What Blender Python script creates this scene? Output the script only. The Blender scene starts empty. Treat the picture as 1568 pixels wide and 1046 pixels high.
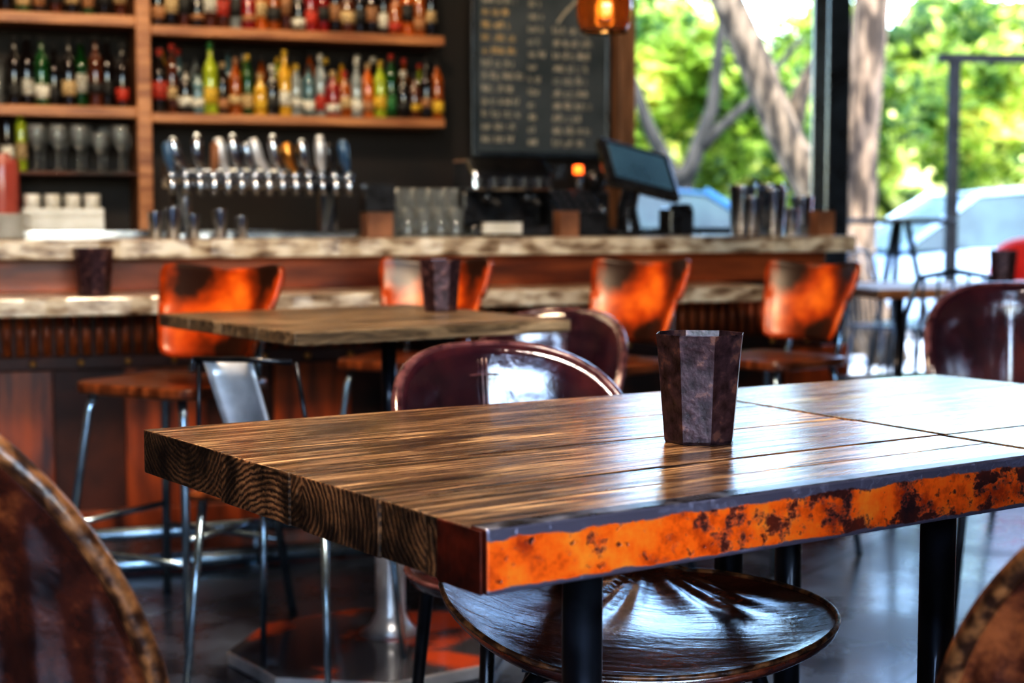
import bpy, math, random
from mathutils import Vector, Matrix
random.seed(7)
R=math.radians
scene=bpy.context.scene
COL=scene.collection

# ------------------------------------------------------------------ mesh builder
class MB:
    def __init__(s): s.v=[];s.f=[];s.mi=[];s.sm=[];s.at=[]
    def add(s,vs,fs,mi=0,smooth=False,at=0.0):
        o=len(s.v); s.v+= [tuple(p) for p in vs]; s.at+=[at]*len(vs)
        for i,f in enumerate(fs):
            s.f.append([o+k for k in f]); s.mi.append(mi[i] if isinstance(mi,(list,tuple)) else mi); s.sm.append(smooth)
        return s
    def box(s,x0,x1,y0,y1,z0,z1,mi=0,M=None):
        vs=[Vector(p) for p in ((x0,y0,z0),(x1,y0,z0),(x1,y1,z0),(x0,y1,z0),(x0,y0,z1),(x1,y0,z1),(x1,y1,z1),(x0,y1,z1))]
        if M: vs=[M@p for p in vs]
        return s.add(vs,[(0,3,2,1),(4,5,6,7),(0,1,5,4),(1,2,6,5),(2,3,7,6),(3,0,4,7)],mi)
    def prism(s,poly,z0,z1,mi=0,at=0.0,mis=None,M=None):
        n=len(poly)
        vs=[Vector((p[0],p[1],z0)) for p in poly]+[Vector((p[0],p[1],z1)) for p in poly]
        if M: vs=[M@p for p in vs]
        fs=[tuple(reversed(range(n))),tuple(range(n,2*n))]+[(i,(i+1)%n,n+(i+1)%n,n+i) for i in range(n)]
        return s.add(vs,fs,mis if mis else mi,False,at)
    def tube(s,path,r,seg=10,mi=0,closed=False,smooth=True,sq=None):
        path=[Vector(p) for p in path]; n=len(path)
        rs=r if isinstance(r,(list,tuple)) else [r]*n
        rings=[];up=None
        for i,p in enumerate(path):
            if closed: d=(path[(i+1)%n]-path[i-1])
            else: d=(path[min(i+1,n-1)]-path[max(i-1,0)])
            d.normalize()
            if up is None:
                up=Vector((0,0,1)) if abs(d.z)<.9 else Vector((1,0,0))
            a=up-d*up.dot(d)
            if a.length<1e-6: a=d.orthogonal()
            a.normalize(); up=a; b=d.cross(a)
            rings.append([p+(a*math.cos(2*math.pi*k/seg)+b*math.sin(2*math.pi*k/seg))*rs[i] for k in range(seg)])
        vs=[q for rg in rings for q in rg]; fs=[]
        m=n if closed else n-1
        for i in range(m):
            j=(i+1)%n
            for k in range(seg):
                l=(k+1)%seg
                fs.append((i*seg+k,i*seg+l,j*seg+l,j*seg+k))
        if not closed:
            fs.append(tuple(reversed(range(seg)))); fs.append(tuple((n-1)*seg+k for k in range(seg)))
        return s.add(vs,fs,mi,smooth)
    def lathe(s,prof,seg=20,c=(0,0,0),mi=0,smooth=True,sx=1,sy=1,M=None):
        vs=[];fs=[];n=len(prof)
        for r,z in prof:
            for k in range(seg):
                a=2*math.pi*k/seg
                vs.append(Vector((c[0]+max(r,1e-5)*math.cos(a)*sx,c[1]+max(r,1e-5)*math.sin(a)*sy,c[2]+z)))
        if M: vs=[M@p for p in vs]
        for i in range(n-1):
            for k in range(seg):
                l=(k+1)%seg
                fs.append((i*seg+k,i*seg+l,(i+1)*seg+l,(i+1)*seg+k))
        fs.append(tuple(reversed(range(seg)))); fs.append(tuple((n-1)*seg+k for k in range(seg)))
        return s.add(vs,fs,mi,smooth)
    def grid(s,fn,nu,nv,mi=0,smooth=True):
        vs=[fn(i/nu,j/nv) for i in range(nu+1) for j in range(nv+1)]
        fs=[(i*(nv+1)+j,(i+1)*(nv+1)+j,(i+1)*(nv+1)+j+1,i*(nv+1)+j+1) for i in range(nu) for j in range(nv)]
        return s.add(vs,fs,mi,smooth)
    def obj(s,name,mats,parent=None,loc=(0,0,0),rz=0,bevel=0,solid=0,sub=0,at=False,bseg=2):
        me=bpy.data.meshes.new(name)
        me.from_pydata(s.v,[],s.f); me.update()
        for m in (mats if isinstance(mats,(list,tuple)) else [mats]): me.materials.append(m)
        for i,p in enumerate(me.polygons):
            p.material_index=s.mi[i]; p.use_smooth=s.sm[i]
        if at:
            a=me.attributes.new('board','FLOAT','POINT')
            for i,x in enumerate(s.at): a.data[i].value=x
        o=bpy.data.objects.new(name,me); COL.objects.link(o)
        o.location=loc; o.rotation_euler=(0,0,rz)
        if parent: o.parent=parent
        if solid:
            m=o.modifiers.new('s','SOLIDIFY'); m.thickness=solid; m.offset=0
        if sub:
            m=o.modifiers.new('sd','SUBSURF'); m.levels=sub; m.render_levels=sub
        if bevel:
            m=o.modifiers.new('b','BEVEL'); m.width=bevel; m.segments=bseg; m.limit_method='ANGLE'; m.angle_limit=R(35)
        return o

def empty(name,loc=(0,0,0),rz=0,sc=1):
    e=bpy.data.objects.new(name,None); COL.objects.link(e); e.empty_display_size=.05
    e.location=loc; e.rotation_euler=(0,0,rz); e.scale=(sc,sc,sc); return e
def tag(o,label,cat,group=None):
    o['label']=label; o['category']=cat
    if group: o['group']=group
    return o
def struct(o): o['kind']='structure'; return o
def dup(root,loc,rz=None,label=None,sc=None,group=None):
    def rec(o,par):
        c=o.copy(); COL.objects.link(c)
        if par: 
            c.parent=par; c.matrix_parent_inverse=o.matrix_parent_inverse.copy()
        for ch in list(o.children): rec(ch,c)
        return c
    c=rec(root,None); c.location=loc
    if rz is not None: c.rotation_euler=(0,0,rz)
    if sc: c.scale=(sc,sc,sc) if not isinstance(sc,tuple) else sc
    if label: c['label']=label
    if group: c['group']=group
    return c

# ------------------------------------------------------------------ materials
def newmat(name):
    m=bpy.data.materials.new(name); m.use_nodes=True
    nt=m.node_tree; b=nt.nodes['Principled BSDF']; return m,nt,b
def N(nt,t,**k):
    n=nt.nodes.new(t)
    for a,b in k.items(): setattr(n,a,b)
    return n
def c4(c): return (c[0],c[1],c[2],1)
def PM(name,c1,c2=None,scale=6,stretch=(1,1,1),rough=.5,rough2=None,metal=0,coat=0,bump=0,lo=.35,hi=.65,detail=5,emit=None,es=0,trans=0,spec=.5,c3=None,crough=.08):
    m,nt,b=newmat(name); L=nt.links.new
    b.inputs['Base Color'].default_value=c4(c1); b.inputs['Roughness'].default_value=rough
    b.inputs['Metallic'].default_value=metal; b.inputs['Coat Weight'].default_value=coat
    b.inputs['Coat Roughness'].default_value=crough
    b.inputs['Specular IOR Level'].default_value=spec
    b.inputs['Transmission Weight'].default_value=trans
    if emit: b.inputs['Emission Color'].default_value=c4(emit); b.inputs['Emission Strength'].default_value=es
    tc=N(nt,'ShaderNodeTexCoord'); mp=N(nt,'ShaderNodeMapping'); mp.inputs['Scale'].default_value=stretch
    L(tc.outputs['Object'],mp.inputs[0])
    no=N(nt,'ShaderNodeTexNoise'); no.inputs['Scale'].default_value=scale; no.inputs['Detail'].default_value=detail
    L(mp.outputs[0],no.inputs['Vector'])
    if c2 is not None:
        rp=N(nt,'ShaderNodeValToRGB'); rp.color_ramp.elements[0].position=lo; rp.color_ramp.elements[1].position=hi
        rp.color_ramp.elements[0].color=c4(c1); rp.color_ramp.elements[1].color=c4(c2)
        if c3 is not None:
            e=rp.color_ramp.elements.new(min(.98,hi+.1)); e.color=c4(c3)
        L(no.outputs['Fac'],rp.inputs[0]); L(rp.outputs[0],b.inputs['Base Color'])
    if rough2 is not None:
        mr=N(nt,'ShaderNodeMapRange'); mr.inputs[1].default_value=.3; mr.inputs[2].default_value=.7
        mr.inputs[3].default_value=rough; mr.inputs[4].default_value=rough2
        L(no.outputs['Fac'],mr.inputs[0]); L(mr.outputs[0],b.inputs['Roughness'])
    if bump:
        bp=N(nt,'ShaderNodeBump'); bp.inputs['Strength'].default_value=bump; bp.inputs['Distance'].default_value=.01
        L(no.outputs['Fac'],bp.inputs['Height']); L(bp.outputs[0],b.inputs['Normal'])
    return m

def wood_top(name,dark,mid,light,rough=.28,coat=.5,gscale=4.0,cr=.09):
    m,nt,b=newmat(name); L=nt.links.new
    tc=N(nt,'ShaderNodeTexCoord'); at=N(nt,'ShaderNodeAttribute',attribute_name='board')
    wn=N(nt,'ShaderNodeTexWhiteNoise',noise_dimensions='1D'); L(at.outputs['Fac'],wn.inputs['W'])
    vm=N(nt,'ShaderNodeVectorMath',operation='MULTIPLY_ADD'); L(wn.outputs['Color'],vm.inputs[0]); vm.inputs[1].default_value=(7,7,7); L(tc.outputs['Object'],vm.inputs[2])
    mp=N(nt,'ShaderNodeMapping'); mp.inputs['Scale'].default_value=(.9,11,11); L(vm.outputs[0],mp.inputs[0])
    n1=N(nt,'ShaderNodeTexNoise'); n1.inputs['Scale'].default_value=gscale; n1.inputs['Detail'].default_value=9; n1.inputs['Roughness'].default_value=.68; n1.inputs['Distortion'].default_value=1.5
    L(mp.outputs[0],n1.inputs['Vector'])
    mp2=N(nt,'ShaderNodeMapping'); mp2.inputs['Scale'].default_value=(1.6,5,4); L(vm.outputs[0],mp2.inputs[0])
    n2=N(nt,'ShaderNodeTexNoise'); n2.inputs['Scale'].default_value=2.4; n2.inputs['Detail'].default_value=5; L(mp2.outputs[0],n2.inputs['Vector'])
    rp=N(nt,'ShaderNodeValToRGB'); e=rp.color_ramp.elements; e[0].position=.39; e[0].color=c4(dark); e[1].position=.62; e[1].color=c4(light)
    k=e.new(.49); k.color=c4(mid); L(n1.outputs['Fac'],rp.inputs[0])
    mp3=N(nt,'ShaderNodeMapping'); mp3.inputs['Scale'].default_value=(1.1,26,26); L(vm.outputs[0],mp3.inputs[0])
    n3=N(nt,'ShaderNodeTexNoise'); n3.inputs['Scale'].default_value=2.2; n3.inputs['Detail'].default_value=3; n3.inputs['Distortion'].default_value=.8; L(mp3.outputs[0],n3.inputs['Vector'])
    ck=N(nt,'ShaderNodeMapRange'); ck.inputs[1].default_value=.62; ck.inputs[2].default_value=.67; ck.inputs[3].default_value=1; ck.inputs[4].default_value=.08; L(n3.outputs['Fac'],ck.inputs[0])
    ad=N(nt,'ShaderNodeMath',operation='MULTIPLY_ADD'); L(wn.outputs['Value'],ad.inputs[0]); ad.inputs[1].default_value=.4
    mr=N(nt,'ShaderNodeMapRange'); mr.inputs[1].default_value=.36; mr.inputs[2].default_value=.64; mr.inputs[3].default_value=.28; mr.inputs[4].default_value=1.7
    L(n2.outputs['Fac'],mr.inputs[0]); L(mr.outputs[0],ad.inputs[2])
    am=N(nt,'ShaderNodeMath',operation='MULTIPLY'); L(ad.outputs[0],am.inputs[0]); L(ck.outputs[0],am.inputs[1])
    mx=N(nt,'ShaderNodeVectorMath',operation='SCALE'); L(rp.outputs[0],mx.inputs[0]); L(am.outputs[0],mx.inputs['Scale'])
    L(mx.outputs[0],b.inputs['Base Color'])
    b.inputs['Coat Weight'].default_value=coat; b.inputs['Coat Roughness'].default_value=cr; b.inputs['Coat IOR'].default_value=1.8
    r2=N(nt,'ShaderNodeMapRange'); r2.inputs[1].default_value=.35; r2.inputs[2].default_value=.65; r2.inputs[3].default_value=rough-.08; r2.inputs[4].default_value=rough+.2
    L(n2.outputs['Fac'],r2.inputs[0]); L(r2.outputs[0],b.inputs['Roughness'])
    hb=N(nt,'ShaderNodeMath',operation='MULTIPLY_ADD'); L(ck.outputs[0],hb.inputs[0]); hb.inputs[1].default_value=.5; L(n1.outputs['Fac'],hb.inputs[2])
    bp=N(nt,'ShaderNodeBump'); bp.inputs['Strength'].default_value=.9; bp.inputs['Distance'].default_value=.004
    L(hb.outputs[0],bp.inputs['Height']); L(bp.outputs[0],b.inputs['Normal'])
    bp2=N(nt,'ShaderNodeBump'); bp2.inputs['Strength'].default_value=.18; bp2.inputs['Distance'].default_value=.004
    L(hb.outputs[0],bp2.inputs['Height']); L(bp2.outputs[0],b.inputs['Coat Normal'])
    return m
def end_grain(name,dark,light):
    m,nt,b=newmat(name); L=nt.links.new
    tc=N(nt,'ShaderNodeTexCoord'); at=N(nt,'ShaderNodeAttribute',attribute_name='board')
    wn=N(nt,'ShaderNodeTexWhiteNoise',noise_dimensions='1D'); L(at.outputs['Fac'],wn.inputs['W'])
    sp=N(nt,'ShaderNodeSeparateXYZ'); L(tc.outputs['Object'],sp.inputs[0])
    sy=N(nt,'ShaderNodeMath',operation='SUBTRACT'); L(sp.outputs['Y'],sy.inputs[0]); L(at.outputs['Fac'],sy.inputs[1])
    cb_=N(nt,'ShaderNodeCombineXYZ'); L(sy.outputs[0],cb_.inputs['Y']); sz=N(nt,'ShaderNodeMath',operation='SUBTRACT'); L(sp.outputs['Z'],sz.inputs[0]); sz.inputs[1].default_value=.70; L(sz.outputs[0],cb_.inputs['Z'])
    vm=N(nt,'ShaderNodeVectorMath',operation='MULTIPLY_ADD'); L(wn.outputs['Color'],vm.inputs[0]); vm.inputs[1].default_value=(0,.30,.20); L(cb_.outputs[0],vm.inputs[2])
    mp=N(nt,'ShaderNodeMapping'); mp.inputs['Scale'].default_value=(0,1,1.3); mp.inputs['Location'].default_value=(0,-.15,-.13); L(vm.outputs[0],mp.inputs[0])
    wv=N(nt,'ShaderNodeTexWave',wave_type='RINGS',rings_direction='X'); wv.inputs['Scale'].default_value=34; wv.inputs['Distortion'].default_value=9; wv.inputs['Detail'].default_value=7; wv.inputs['Detail Scale'].default_value=.45; wv.inputs['Detail Roughness'].default_value=.8
    L(mp.outputs[0],wv.inputs['Vector'])
    rp=N(nt,'ShaderNodeValToRGB'); rp.color_ramp.elements[0].color=c4(dark); rp.color_ramp.elements[1].color=c4(light); rp.color_ramp.elements[0].position=.0
    L(wv.outputs['Fac'],rp.inputs[0])
    no=N(nt,'ShaderNodeTexNoise'); no.inputs['Scale'].default_value=11; no.inputs['Detail'].default_value=10; no.inputs['Roughness'].default_value=.7; L(tc.outputs['Object'],no.inputs['Vector'])
    mr=N(nt,'ShaderNodeMapRange'); mr.inputs[1].default_value=.42; mr.inputs[2].default_value=.62; mr.inputs[3].default_value=.16; mr.inputs[4].default_value=1.6; L(no.outputs['Fac'],mr.inputs[0])
    mv=N(nt,'ShaderNodeMath',operation='MULTIPLY_ADD'); L(wn.outputs['Value'],mv.inputs[0]); mv.inputs[1].default_value=.7; mv.inputs[2].default_value=.6
    mm=N(nt,'ShaderNodeMath',operation='MULTIPLY'); L(mr.outputs[0],mm.inputs[0]); L(mv.outputs[0],mm.inputs[1])
    mx=N(nt,'ShaderNodeVectorMath',operation='SCALE'); L(rp.outputs[0],mx.inputs[0]); L(mm.outputs[0],mx.inputs['Scale']); L(mx.outputs[0],b.inputs['Base Color'])
    b.inputs['Roughness'].default_value=.42
    ad=N(nt,'ShaderNodeMath',operation='MULTIPLY_ADD'); L(no.outputs['Fac'],ad.inputs[0]); ad.inputs[1].default_value=5; L(wv.outputs['Fac'],ad.inputs[2])
    bp=N(nt,'ShaderNodeBump'); bp.inputs['Strength'].default_value=.6; bp.inputs['Distance'].default_value=.003; L(ad.outputs[0],bp.inputs['Height']); L(bp.outputs[0],b.inputs['Normal'])
    return m
def rust_paint(name,zt,zb):
    m,nt,b=newmat(name); L=nt.links.new
    tc=N(nt,'ShaderNodeTexCoord'); sp=N(nt,'ShaderNodeSeparateXYZ'); L(tc.outputs['Object'],sp.inputs[0])
    n1=N(nt,'ShaderNodeTexNoise'); n1.inputs['Scale'].default_value=16; n1.inputs['Detail'].default_value=8; n1.inputs['Roughness'].default_value=.65; L(tc.outputs['Object'],n1.inputs['Vector'])
    mpx=N(nt,'ShaderNodeMapping'); mpx.inputs['Scale'].default_value=(1,1,1.3); mpx.inputs['Location'].default_value=(.35,0,0); L(tc.outputs['Object'],mpx.inputs[0])
    n2=N(nt,'ShaderNodeTexNoise'); n2.inputs['Scale'].default_value=11; n2.inputs['Detail'].default_value=9; n2.inputs['Roughness'].default_value=.7; L(mpx.outputs[0],n2.inputs['Vector'])
    gx=N(nt,'ShaderNodeMapRange'); gx.inputs[1].default_value=.05; gx.inputs[2].default_value=.45; gx.inputs[3].default_value=-.035; gx.inputs[4].default_value=.06; L(sp.outputs['X'],gx.inputs[0])
    gs=N(nt,'ShaderNodeMath',operation='ADD'); L(n2.outputs['Fac'],gs.inputs[0]); L(gx.outputs[0],gs.inputs[1])
    op=N(nt,'ShaderNodeValToRGB'); e=op.color_ramp.elements; e[0].position=.36; e[0].color=(.42,.045,.006,1); e[1].position=.68; e[1].color=(1.0,.32,.035,1); k=e.new(.48); k.color=(.95,.15,.009,1)
    L(n1.outputs['Fac'],op.inputs[0])
    rr=N(nt,'ShaderNodeValToRGB'); e=rr.color_ramp.elements; e[0].position=.56; e[0].color=(0,0,0,1); e[1].position=.60; e[1].color=(1,1,1,1); L(gs.outputs[0],rr.inputs[0])
    n3=N(nt,'ShaderNodeTexNoise'); n3.inputs['Scale'].default_value=65; n3.inputs['Detail'].default_value=4; L(tc.outputs['Object'],n3.inputs['Vector'])
    spk=N(nt,'ShaderNodeMapRange'); spk.inputs[1].default_value=.62; spk.inputs[2].default_value=.69; L(n3.outputs['Fac'],spk.inputs[0])
    mxr=N(nt,'ShaderNodeMath',operation='MAXIMUM'); L(rr.outputs[0],mxr.inputs[0]); L(spk.outputs[0],mxr.inputs[1])
    rc=N(nt,'ShaderNodeValToRGB'); e=rc.color_ramp.elements; e[0].position=.35; e[0].color=(.03,.014,.016,1); e[1].position=.65; e[1].color=(.20,.035,.014,1); L(n1.outputs['Fac'],rc.inputs[0])
    mx=N(nt,'ShaderNodeMix',data_type='RGBA'); L(mxr.outputs[0],mx.inputs['Factor']); L(op.outputs[0],mx.inputs['A']); L(rc.outputs[0],mx.inputs['B'])
    def edge(z0,sgn,w,soft,amp):
        a=N(nt,'ShaderNodeMath',operation='MULTIPLY_ADD'); L(sp.outputs['Z'],a.inputs[0]); a.inputs[1].default_value=sgn; a.inputs[2].default_value=-sgn*z0
        q=N(nt,'ShaderNodeMath',operation='MULTIPLY_ADD'); L(n1.outputs['Fac'],q.inputs[0]); q.inputs[1].default_value=amp; L(a.outputs[0],q.inputs[2])
        r=N(nt,'ShaderNodeMapRange'); r.inputs[1].default_value=-w+amp*.5; r.inputs[2].default_value=-w+soft+amp*.5; L(q.outputs[0],r.inputs[0]); return r
    e1=edge(zt,1,.012,.002,.028); e2=edge(zb,-1,.006,.0015,.018)
    em=N(nt,'ShaderNodeMath',operation='MAXIMUM'); L(e1.outputs[0],em.inputs[0]); L(e2.outputs[0],em.inputs[1])
    mx2=N(nt,'ShaderNodeMix',data_type='RGBA'); L(em.outputs[0],mx2.inputs['Factor']); L(mx.outputs['Result'],mx2.inputs['A']); mx2.inputs['B'].default_value=(.22,.20,.26,1)
    L(mx2.outputs['Result'],b.inputs['Base Color']); b.inputs['Roughness'].default_value=.36
    mm=N(nt,'ShaderNodeMath',operation='MULTIPLY'); L(em.outputs[0],mm.inputs[0]); mm.inputs[1].default_value=.6; L(mm.outputs[0],b.inputs['Metallic'])
    b.inputs['Coat Weight'].default_value=.3
    bp=N(nt,'ShaderNodeBump'); bp.inputs['Strength'].default_value=.5; bp.inputs['Distance'].default_value=.003; bp.invert=True; L(mxr.outputs[0],bp.inputs['Height']); L(bp.outputs[0],b.inputs['Normal'])
    return m
def leather(name,c1,c2,c3,rough=.22,crease=.35,ior=1.9,cw=1.0,st=.3,rot=.7,hi=.68):
    m,nt,b=newmat(name); L=nt.links.new
    tc=N(nt,'ShaderNodeTexCoord')
    n1=N(nt,'ShaderNodeTexNoise'); n1.inputs['Scale'].default_value=7; n1.inputs['Detail'].default_value=10; n1.inputs['Roughness'].default_value=.7; L(tc.outputs['Object'],n1.inputs['Vector'])
    rp=N(nt,'ShaderNodeValToRGB'); e=rp.color_ramp.elements; e[0].position=.38; e[0].color=c4(c1); e[1].position=hi; e[1].color=c4(c3); k=e.new(.52); k.color=c4(c2)
    L(n1.outputs['Fac'],rp.inputs[0]); L(rp.outputs[0],b.inputs['Base Color'])
    n3=N(nt,'ShaderNodeTexNoise'); n3.inputs['Scale'].default_value=80; n3.inputs['Detail'].default_value=4; L(tc.outputs['Object'],n3.inputs['Vector'])
    mp=N(nt,'ShaderNodeMapping'); mp.inputs['Scale'].default_value=(5,26,9); mp.inputs['Rotation'].default_value=(0,0,rot); L(tc.outputs['Object'],mp.inputs[0])
    n4=N(nt,'ShaderNodeTexNoise'); n4.inputs['Scale'].default_value=1.4; n4.inputs['Detail'].default_value=6; n4.inputs['Distortion'].default_value=.8; L(mp.outputs[0],n4.inputs['Vector'])
    s2=N(nt,'ShaderNodeMath',operation='MULTIPLY_ADD'); L(n3.outputs['Fac'],s2.inputs[0]); s2.inputs[1].default_value=crease
    s=N(nt,'ShaderNodeMath',operation='MULTIPLY'); L(n1.outputs['Fac'],s.inputs[0]); s.inputs[1].default_value=1.0
    s3=N(nt,'ShaderNodeMath',operation='MULTIPLY_ADD'); L(n4.outputs['Fac'],s3.inputs[0]); s3.inputs[1].default_value=crease*4; L(s.outputs[0],s3.inputs[2]); L(s3.outputs[0],s2.inputs[2])
    bp=N(nt,'ShaderNodeBump'); bp.inputs['Strength'].default_value=.4; bp.inputs['Distance'].default_value=.004; L(s2.outputs[0],bp.inputs['Height']); L(bp.outputs[0],b.inputs['Normal'])
    bp2=N(nt,'ShaderNodeBump'); bp2.inputs['Strength'].default_value=st; bp2.inputs['Distance'].default_value=.004; L(s2.outputs[0],bp2.inputs['Height']); L(bp2.outputs[0],b.inputs['Coat Normal'])
    b.inputs['Roughness'].default_value=rough; b.inputs['Coat Weight'].default_value=cw; b.inputs['Coat Roughness'].default_value=.10; b.inputs['Coat IOR'].default_value=ior
    return m
def glassmat(name,tint=(1,1,1),gl=.25,dif=0,dcol=(.8,.85,.88)):
    m,nt,b=newmat(name); L=nt.links.new; nt.nodes.remove(b); out=nt.nodes['Material Output']
    tr=N(nt,'ShaderNodeBsdfTransparent'); tr.inputs[0].default_value=c4(tint)
    g=N(nt,'ShaderNodeBsdfGlossy'); g.inputs['Roughness'].default_value=.05
    fr=N(nt,'ShaderNodeFresnel'); fr.inputs[0].default_value=1.5
    ad=N(nt,'ShaderNodeMath',operation='ADD',use_clamp=True); ad.inputs[1].default_value=gl-.05; L(fr.outputs[0],ad.inputs[0])
    mx=N(nt,'ShaderNodeMixShader'); L(ad.outputs[0],mx.inputs[0]); L(tr.outputs[0],mx.inputs[1]); L(g.outputs[0],mx.inputs[2])
    last=mx
    if dif:
        tl=N(nt,'ShaderNodeBsdfTranslucent'); tl.inputs[0].default_value=c4(dcol); df=N(nt,'ShaderNodeBsdfDiffuse'); df.inputs[0].default_value=c4(dcol)
        h=N(nt,'ShaderNodeMixShader'); h.inputs[0].default_value=.5; L(tl.outputs[0],h.inputs[1]); L(df.outputs[0],h.inputs[2])
        last=N(nt,'ShaderNodeMixShader'); last.inputs[0].default_value=dif; L(mx.outputs[0],last.inputs[1]); L(h.outputs[0],last.inputs[2])
    L(last.outputs[0],out.inputs[0])
    return m

M_top=wood_top('reclaimed_wood',(.016,.007,.003),(.17,.082,.034),(.64,.40,.20),coat=1.0)
M_topb=wood_top('reclaimed_wood_greenish',(.028,.022,.012),(.15,.12,.065),(.46,.40,.24),rough=.3,coat=1.0)
M_end=end_grain('wood_end_grain',(.05,.018,.008),(.38,.175,.07))
M_top2=wood_top('table_wood_grey',(.04,.026,.014),(.12,.08,.045),(.28,.20,.12),rough=.4,coat=.2,cr=.2)
M_rust=rust_paint('chipped_orange_paint',.75,.686)
M_steelbare=PM('worn_bare_steel',(.08,.07,.08),(.32,.32,.38),scale=22,rough=.22,rough2=.45,metal=.8,detail=8,lo=.42,hi=.58)
M_darkred=PM('rusty_dark_red',(.02,.006,.005),(.20,.03,.012),scale=28,rough=.4,metal=.2,bump=.3)
M_black=PM('black_steel',(.012,.013,.017),(.03,.034,.045),scale=20,rough=.25,rough2=.45,metal=.6,coat=.5)
M_matblack=PM('matt_black_paint',(.008,.009,.011),(.016,.017,.02),scale=12,rough=.7,spec=.2)
M_leather=leather('oxblood_leather',(.018,.006,.014),(.05,.014,.022),(.12,.03,.03),rough=.2,crease=.22,ior=2.3,st=.35,rot=1.2)
M_leather2=leather('chestnut_leather',(.012,.004,.003),(.085,.02,.009),(.36,.11,.035),crease=.45,ior=1.5,cw=.7,hi=.64)
M_seatleather=leather('seat_leather',(.025,.006,.004),(.14,.028,.012),(.36,.10,.04),rough=.26,crease=.24,ior=1.9,st=.35,hi=.66)
M_rim=PM('worn_leather_edge',(.05,.018,.008),(.36,.15,.055),scale=50,rough=.35,coat=.4,bump=.5,lo=.42,hi=.62)
M_rimdark=PM('dark_leather_edge',(.05,.018,.024),(.20,.09,.09),scale=30,rough=.22,coat=.8)
M_orange=PM('orange_enamel',(.025,.008,.004),(.48,.07,.005),scale=5.5,rough=.36,coat=.25,lo=.41,hi=.53,c3=(.82,.20,.02),detail=10,crough=.25)
M_steel=PM('brushed_steel',(.32,.36,.42),(.62,.66,.72),scale=12,rough=.18,metal=1)
M_silver=PM('polished_silver_sheet',(.42,.44,.47),(.82,.84,.87),scale=9,rough=.3,metal=.5)
M_tube=PM('galvanised_tube',(.28,.38,.46),(.5,.62,.70),scale=15,rough=.25,metal=.9)
M_cup=PM('patinated_metal_tumbler',(.028,.013,.016),(.085,.045,.055),scale=60,rough=.26,rough2=.42,metal=.45,bump=.25,lo=.36,hi=.58,c3=(.20,.10,.08),coat=.3)
M_seatwood=PM('stool_seat_wood',(.06,.017,.007),(.27,.08,.025),scale=5,stretch=(1,8,1),rough=.28,coat=.5)
M_shelf=PM('oak_shelf',(.20,.075,.03),(.44,.21,.09),scale=4,stretch=(1,10,10),rough=.45)
M_slab=PM('weathered_stone_slab',(.12,.07,.04),(.42,.34,.25),scale=13,stretch=(1,1,2.6),rough=.3,coat=.4,lo=.34,hi=.50,bump=.4,detail=9,c3=(.58,.51,.40))
M_barwood=PM('mahogany_panel',(.06,.014,.005),(.42,.09,.016),scale=3,stretch=(6,6,1),rough=.4,coat=.15)
M_barwood2=PM('mahogany_apron',(.12,.022,.006),(.42,.10,.025),scale=3,stretch=(1,1,6),rough=.4,coat=.15)
M_darkpanel=PM('dark_brown_panel',(.010,.005,.004),(.10,.026,.010),scale=4,rough=.55)
M_brass=PM('brass_rivet',(.7,.35,.1),rough=.3,metal=1)
M_wall=PM('dark_brown_plaster',(.006,.004,.003),(.020,.011,.007),scale=3,rough=.6)
M_wallside=PM('painted_side_wall',(.10,.06,.04),(.16,.10,.07),scale=2,rough=.8)
M_ceil=PM('dark_ceiling',(.05,.04,.035),(.08,.06,.05),scale=2,rough=.8)
M_darkframe=PM('dark_window_frame',(.012,.018,.026),(.03,.045,.065),scale=8,rough=.25,coat=.5)
M_postwood=PM('brown_post_wood',(.10,.05,.025),(.26,.14,.08),scale=4,stretch=(8,8,1),rough=.5)
M_board=PM('slate_board',(.030,.042,.052),(.075,.09,.105),scale=4,rough=.5)
M_chalk=PM('chalk',(.45,.39,.30),(.58,.53,.45),scale=50,rough=.9)
M_chalky=PM('yellow_chalk',(.58,.38,.15),(.65,.48,.26),scale=50,rough=.9)
M_glass=glassmat('clear_glass',(.96,.98,.98),.08,.14)
M_winglass=glassmat('window_glass',(.97,1,1),.03)
M_amber=glassmat('amber_glass',(.62,.32,.10),.14,.22,(.38,.16,.04))
M_bulb=PM('warm_filament_bulb',(1,.6,.25),emit=(1,.55,.18),es=2.5)
M_white=PM('white_ceramic',(.5,.48,.42),(.65,.63,.58),scale=10,rough=.3)
M_red=PM('red_glaze',(.6,.02,.015),(.75,.05,.03),scale=8,rough=.3,coat=.4)
M_redm=PM('faded_red_glaze',(.28,.05,.04),(.44,.12,.09),scale=8,rough=.3,coat=.4)
M_plastic=PM('black_plastic',(.012,.012,.014),(.03,.032,.038),scale=20,rough=.22,coat=.4)
M_screen=PM('tablet_screen',(.015,.03,.045),(.06,.12,.17),scale=3,rough=.1,emit=(.10,.2,.28),es=.2,coat=.8)
M_napkin=PM('kraft_wood',(.12,.05,.025),(.26,.12,.06),scale=10,rough=.6)
M_ind=PM('orange_indicator_lamp',(1,.2,.03),emit=(1,.15,.02),es=2.5)

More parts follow.
